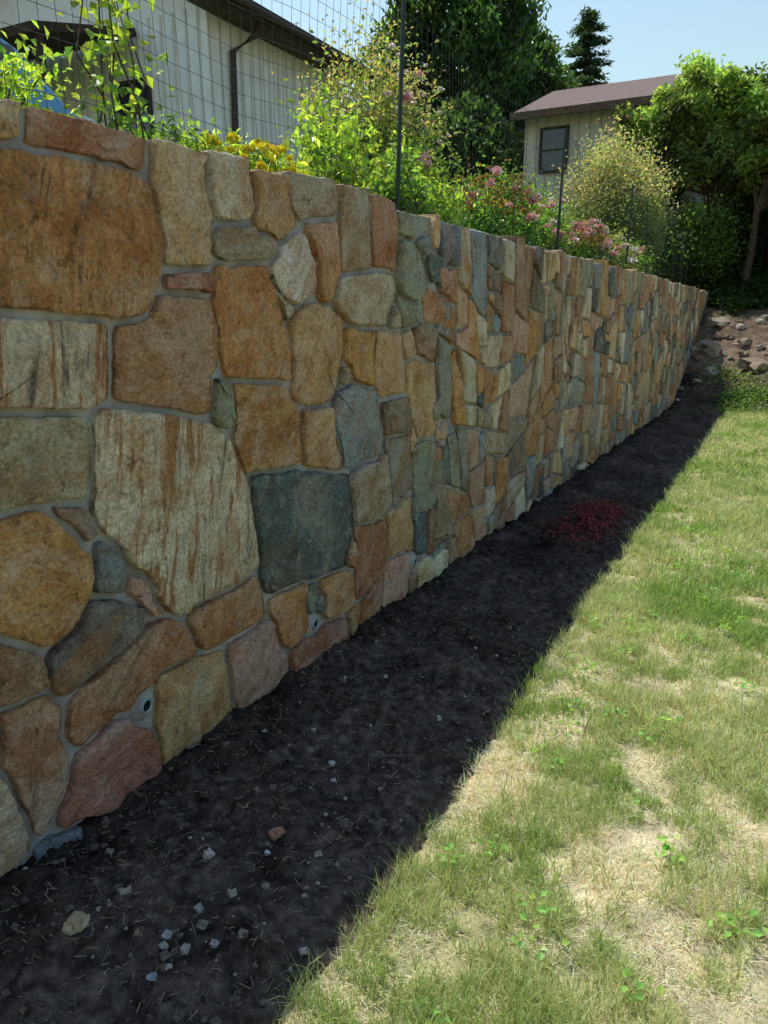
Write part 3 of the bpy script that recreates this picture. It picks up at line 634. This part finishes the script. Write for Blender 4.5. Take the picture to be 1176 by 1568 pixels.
def arbor(name,x,y,top,rad,nl,col,cz=.45):
    mb=MB(); g=float(hgt(x,y)); H=top-g; tube(mb,[(x,y,g-.2),(x,y,g+H*.9)],[.22,.04],8,1)
    t=RNG.random(nl)**.8; prof=np.where(t<cz,.75+.25*np.sin(t/cz*np.pi/2),np.cos(np.clip((t-cz)/(1.02-cz),0,1)*np.pi/2)**.75)
    a=RNG.random(nl)*6.283; l1=np.sin(a*3+t*9);l2=np.sin(a*7-t*21);l3=np.sin(a*13+t*37); lump=1+.20*l1+.16*l2+.10*l3
    r=rad*prof*lump*RNG.uniform(.72,1.04,nl); P=np.stack([x+r*np.cos(a),y+r*np.sin(a),g+.3+t*(H-.3)],1)
    P+=RNG.normal(size=(nl,3))*.14
    ax=np.stack([np.cos(a)*.5,np.sin(a)*.5,np.ones(nl)],1)
    leaves(mb,P,.26*RNG.uniform(.6,1.2,nl),.13,leafcol(nl,col,.35,np.clip(.9+1.2*(lump-1),.4,1.7)),0,.15,ax); return mb.obj(name,[M_leaf,M_bark])
arbor('arborvitae_tree',-11.3,26.2,14.5,2.5,32000,(.05,.095,.03))
arbor('arborvitae_tree',-11.2,31.6,12.9,2.2,22000,(.06,.11,.035))
arbor('arborvitae_tree',-8.6,27.5,9.3,1.5,12000,(.05,.085,.03))
arbor('arborvitae_tree',-9.2,22.5,7.5,1.3,10000,(.05,.09,.03))
mb=MB(); x,y=-13.1,50.8; g=float(hgt(x,y)); top=19.4; tube(mb,[(x,y,g-.3),(x,y,top)],[.35,.03],8,1)
z=top-.3
while z>g+3:
    dd=top-z; Rr=.35+dd*.50*random.uniform(.65,1.2); nb=8
    for k in range(nb):
        if random.random()<.1: continue
        a=random.random()*6.283; rr=Rr*random.uniform(.6,1.1); e=np.array([x+rr*math.cos(a),y+rr*math.sin(a),z-rr*.18+random.uniform(-.1,.2)]); s=np.array([x,y,z])
        tube(mb,[tuple(s),tuple(s*.5+e*.5+np.array([0,0,-.08*rr])),tuple(e)],[.05,.035,.015],4,1)
        n=int(28+rr*26); t=RNG.random(n)**.7; P=s+(e-s)*t[:,None]+RNG.normal(size=(n,3))*np.array([.17,.17,.08])
        leaves(mb,P,.36,.10,leafcol(n,(.04,.07,.035),.3),0,.3,(e-s)/rr)
    z-=random.uniform(.36,.55)
mb.obj('spruce_tree',[M_leaf,M_bark])
mb=MB()
for k in range(80):
    a=random.uniform(-1.6,1.9); dist=random.uniform(48,75); x=-math.sin(a)*dist; y=math.cos(a)*dist
    g=float(hgt(x,y)); H=random.uniform(5,9); r=random.uniform(3,4.5)
    if y<2: H*=.8
    n=700; cl=clumps((x,y,g+H*.55),(r,r,H*.5),26,.6); idx=RNG.integers(0,26,n); P=cl[idx]+RNG.normal(size=(n,3))*.75
    leaves(mb,P,.75*RNG.uniform(.6,1.2,n),.48,leafcol(n,(.07,.11,.04),.3,RNG.uniform(.6,1.4,26)[idx]),0,.3)
    tube(mb,[(x,y,g-.2),(x,y,g+H*.6)],[.25,.12],5,1)
mb.obj('distant_trees',[M_leaf,M_bark])
n=20000; x=RNG.uniform(-3,4,n); y=RNG.uniform(16.8,23.5,n); k=(fbm(x*1.5,y*1.5,91)+ (y-18.0)*.6)>0; x=x[k];y=y[k];n=len(x)
mb=MB(); leaves(mb,np.stack([x,y,hgt(x,y)+RNG.uniform(.02,.16,n)],1),.12,.1,leafcol(n,(.045,.085,.025),.35),0,.8); mb.obj('ivy_groundcover',[M_leaf])
mb=MB()
for i in range(110):
    x=random.uniform(-1.75,.5); y=random.uniform(14.0,17.8); s=random.uniform(.02,.10)
    rock(mb,(x,y,float(hgt(x,y))+s*.1),s,random.choice([(.22,.17,.13),(.30,.28,.25),(.2,.15,.11),(.36,.33,.28)]),i+50,(1.2,1,.6),.6)
for (x,y,s,c) in [(-1.6,14.6,.22,(.42,.4,.36)),(-1.3,15.6,.2,(.34,.31,.27)),(-.9,16.8,.22,(.26,.2,.16)),(-1.5,16.3,.28,(.30,.25,.2)),(-1.45,17.4,.25,(.26,.22,.17)),(-.6,15.9,.3,(.24,.18,.13)),(-.2,16.6,.25,(.24,.18,.13))]:
    rock(mb,(x,y,float(hgt(x,y))-.02),s,c,int(y*10),(1.3,1,.55),.8)
mb.obj('rubble_pile',[M_peb])
mb=MB()
for (cx,cy,n) in [(-.75,14.5,1600),(-1.0,15.4,700),(-.2,14.6,1500),(-1.35,14.0,500),(.7,15.0,1500)]:
    P=np.stack([cx+RNG.normal(size=n)*.28,cy+RNG.normal(size=n)*.3,np.zeros(n)],1); P[:,2]=hgt(P[:,0],P[:,1])+RNG.uniform(0,.14,n)
    leaves(mb,P,.06,.035,leafcol(n,(.13,.2,.06),.3),0,.6)
mb.obj('weeds',[M_leaf])
# ------------------------------------------------------------ lawn blades
def blades(x,y,h,wd,lean,col,mb):
    n=len(x); z=hgt(x,y); a=RNG.random(n)*6.283; la=RNG.random(n)*6.283
    wv=np.stack([np.cos(a),np.sin(a),0*a],1)*wd[:,None]*.5; lv=np.stack([np.cos(la),np.sin(la),0*a],1)*(lean*h)[:,None]
    P=np.stack([x,y,z],1); up=np.array([0,0,1.])*h[:,None]*np.clip(1-lean*.45,.12,1)[:,None]
    m=P+lv*.35+up*.55; t=P+lv+up
    V=np.stack([P-wv,P+wv,m+wv*.8,m-wv*.8,t],1).reshape(-1,3); b=(np.arange(n)*5)[:,None]
    g=mb.n; mb.add(V,b+np.array([[0,1,2,3]]),0,np.repeat(col,5,axis=0)); mb.F.append(b+np.array([[3,2,4]])+g); mb.M.append(np.zeros(n,int))
mb=MB()
def patch(x0,x1,y0,y1,dens,hs,ws):
    n=int((x1-x0)*(y1-y0)*dens); x=RNG.uniform(x0,x1,n);y=RNG.uniform(y0,y1,n)
    k=x>edge(y)+.02*RNG.normal(size=n)-.005; x=x[k];y=y[k]
    sw=strawness(x,y); tuft=fbm(x*16,y*16,95,2); big=fbm(x*5,y*5,99,3)
    dead=RNG.random(len(x))<np.clip(sw*1.05+.10,0,.92)
    keep=dead|(tuft+big*.6>-.2+sw*.25)|(RNG.random(len(x))<.35)
    x,y,sw,dead,tuft,big=x[keep],y[keep],sw[keep],dead[keep],tuft[keep],big[keep]; n=len(x)
    h=hs*RNG.uniform(.5,1.5,n)*(1+1.0*tuft+1.0*big); h=np.maximum(h,.012); h=np.where(dead,h*.7,h)
    lean=np.where(dead,RNG.uniform(.8,2.0,n),RNG.uniform(.1,.9,n))
    g=leafcol(n,(.28,.40,.10),.30); g2=leafcol(n,(.52,.55,.27),.27); mixk=np.clip(.55+1.6*fbm(x*2.6,y*2.6,97,3),0,1)[:,None]
    col=g*(1-mixk)+g2*mixk; s=leafcol(n,(.80,.68,.50),.22); col=np.where(dead[:,None],s,col)
    blades(x,y,h,ws*RNG.uniform(.6,1.3,n),lean,col,mb)
patch(-.95,.45,.7,2.6,36000,.050,.0030)
patch(-.95,.4,2.6,4.5,23000,.05,.0038)
patch(-.95,.4,4.5,8,11000,.055,.0065)
patch(-.95,.4,8,14.2,5000,.06,.011)
patch(.4,3,1,14,1100,.06,.011)
mb.obj('lawn_grass',[M_grass])
mb=MB()
for k in range(80):
    y_=random.uniform(1.1,6); x_=random.uniform(-.8,.3)
    if float(strawness(np.array(x_),np.array(y_)))>.35 and random.random()<.7: continue
    n=random.randint(5,14); P=np.stack([x_+RNG.normal(size=n)*.03,y_+RNG.normal(size=n)*.03,.03+RNG.random(n)*.03],1)
    leaves(mb,P,.026,.02,leafcol(n,(.26,.44,.11),.2),0,.9)
mb.obj('broadleaf_weeds',[M_leaf])
# ------------------------------------------------------------ houses
SID=(.80,.80,.79); BRN=(.06,.04,.03)
def win(mb,axis,pos,a0,a1,z0,z1,sgn,fr=(.05,.04,.035)):
    def bx(p0,p1,a,b,c,d,m,col=(1,1,1)):
        box(mb,a,b,min(pos+sgn*p0,pos+sgn*p1),max(pos+sgn*p0,pos+sgn*p1),c,d,m,col)
    t=.06; bx(.004,.02,a0,a1,z0,z1,1)
    bx(.004,.06,a0-t,a0,z0-t,z1+t,0,fr);bx(.004,.06,a1,a1+t,z0-t,z1+t,0,fr);bx(.004,.06,a0,a1,z0-t,z0,0,fr);bx(.004,.06,a0,a1,z1,z1+t,0,fr)
    zm=(z0+z1)/2;bx(.022,.045,a0,a1,zm-.02,zm+.02,0,fr);am=(a0+a1)/2;bx(.022,.04,am-.01,am+.01,z0,z1,0,(.3,.3,.3))
H1=empty('siding_house'); x1=-10;y0=12.0;y1=16.6
mb=MB(); box(mb,-18,x1,y0,y1,1.8,7.05,0,SID)
for k in np.arange(y0+.02,y1,.30): box(mb,x1,x1+.03,k,k+.045,2.3,7.0,0,(.62,.62,.60))
for k in np.arange(-18,x1-.05,.30): box(mb,k,k+.045,y0-.03,y0,2.3,7.0,0,(.62,.62,.60))
V=[(-18,y0,7.05),(x1,y0,7.05),(-14,y0,8.7)];mb.add(V,[(0,1,2)],0,SID)
mb.obj('walls',[M_gen],False,H1)
mb=MB()
def slab(mb,a,b,c,d,th,mat,col):
    P=[Vector(q) for q in (a,b,c,d)]; n=(P[1]-P[0]).cross(P[3]-P[0]).normalized()
    if n.z<0: n=-n
    V=[tuple(p) for p in P]+[tuple(p+n*th) for p in P]; mb.add(V,[(3,2,1,0),(4,5,6,7),(0,1,5,4),(1,2,6,5),(2,3,7,6),(3,0,4,7)],mat,col)
slab(mb,(-9.4,11.5,7.02),(-9.4,y1+.4,7.02),(-14,y1+.4,8.75),(-14,11.5,8.75),.12,0,(.10,.075,.06))
slab(mb,(-14,11.5,8.75),(-14,y1+.4,8.75),(-18.6,y1+.4,7.02),(-18.6,11.5,7.02),.12,0,(.10,.075,.06))
box(mb,-9.40,-9.34,11.5,y1+.4,6.86,7.1,0,BRN)
box(mb,-9.40,-10.0,11.5,y1+.4,6.90,6.93,0,(.12,.09,.07))
slab(mb,(-11.6,9.6,6.15),(-11.6,11.9,6.7),(-19,11.9,6.7),(-19,9.6,6.15),.14,0,BRN)
box(mb,-11.78,-11.66,9.7,9.82,2.2,6.15,0,BRN)
mb.obj('roof',[M_roof],False,H1)
mb=MB(); win(mb,'y',y0-.03,-12.25,-11.45,5.0,5.95,-1); mb.obj('window',[M_gen,M_glass],False,H1)
mb=MB()
tube(mb,[(-9.45,12.9,6.95),(-9.6,12.9,6.7),(-9.9,12.6,6.4),(-9.92,12.6,5.2),(-9.92,12.6,2.5)],[.06]*5,8,0,BRN)
tube(mb,[(-9.3,11.5,6.98),(-9.3,y1+.4,6.98)],[.07,.07],8,0,BRN)
mb.obj('downspout',[M_gen],False,H1)
H2=empty('siding_house'); yf=21.2; W2=(.62,.57,.49)
mb=MB(); box(mb,-7,-2.6,yf,yf+6.6,3.2,6.72,0,W2)
for k in np.arange(-6.98,-2.6,.28): box(mb,k,k+.04,yf-.03,yf,3.9,6.7,0,(.50,.45,.38))
for xx in (-7,-2.6): mb.add([(xx,yf,6.72),(xx,yf+6.6,6.72),(xx,yf+3.3,8.05)],[(0,1,2)],0,W2)
mb.obj('walls',[M_gen],False,H2)
mb=MB(); rc=(.17,.12,.11)
slab(mb,(-7.25,yf-.5,6.62),(-2.3,yf-.5,6.62),(-2.3,yf+3.3,8.05),(-7.25,yf+3.3,8.05),.1,0,rc)
slab(mb,(-7.25,yf+3.3,8.05),(-2.3,yf+3.3,8.05),(-2.3,yf+7.1,6.62),(-7.25,yf+7.1,6.62),.1,0,rc)
box(mb,-7.25,-2.3,yf-.56,yf-.5,6.56,6.74,0,(.14,.09,.06))
mb.obj('roof',[M_roof],False,H2)
mb=MB(); win(mb,'y',yf-.03,-6.5,-5.85,5.35,6.35,-1); mb.obj('window',[M_gen,M_glass],False,H2)
# ------------------------------------------------------------ parked car
CAR=empty('parked_car'); cx0,cx1=-7.6,-5.9; cy=5.55; cz=2.38
prof=[(0,.35),(0,.75),(-.08,.98),(-.35,1.0),(-.75,1.42),(-1.0,1.5),(-2.2,1.5),(-2.95,1.02),(-3.9,.88),(-4.15,.7),(-4.2,.35)]
mb=MB(); n=len(prof); V=[];
for xx,ins in ((cx0,1),(cx0+.06,0),(cx1-.06,0),(cx1,1)):
    for (a,b) in prof:
        s=.0 if b<1.01 else .14; dx=s if xx<-6.7 else -s
        V.append((xx+dx*(1 if ins else 1),cy+a*(1 if not ins else .99)-(.02 if ins else 0),cz+b-(.03 if ins and b>.9 else 0)))
F=[(q*n+k,q*n+(k+1)%n,(q+1)*n+(k+1)%n,(q+1)*n+k) for q in range(3) for k in range(n)]+[tuple(range(n)),tuple(3*n+k for k in range(n-1,-1,-1))]
mb.add(V,F,0); 
for xx in (cx0+.10,cx1-.10):
    s=.02 if xx>-6.7 else -.02
    mb.add([(xx+s*a,cy+b,cz+c) for a in (-1,1) for b,c in ((-.48,1.04),(-.85,1.38),(-2.15,1.40),(-2.75,1.04))],[(0,1,2,3),(7,6,5,4),(0,4,5,1),(1,5,6,2),(2,6,7,3),(3,7,4,0)],1)
mb.add([(cx0+.25,cy-.33,cz+1.03),(cx1-.25,cy-.33,cz+1.03),(cx1-.3,cy-.71,cz+1.42),(cx0+.3,cy-.71,cz+1.42)],[(0,1,2,3)],1)
box(mb,cx0+.05,cx0+.3,cy-.02,cy+.02,cz+.7,cz+.85,0);box(mb,cx1-.3,cx1-.05,cy-.02,cy+.02,cz+.7,cz+.85,0)
for yy_ in (-.85,-3.35):
    for xx in (cx0+.08,cx1-.08): tube(mb,[(xx-.1,cy+yy_,cz+.33),(xx+.1,cy+yy_,cz+.33)],[.33,.33],18,2)
mb.obj('body',[M_carpaint,M_glass,M_rubber],False,CAR)
print('stones',len(stones))
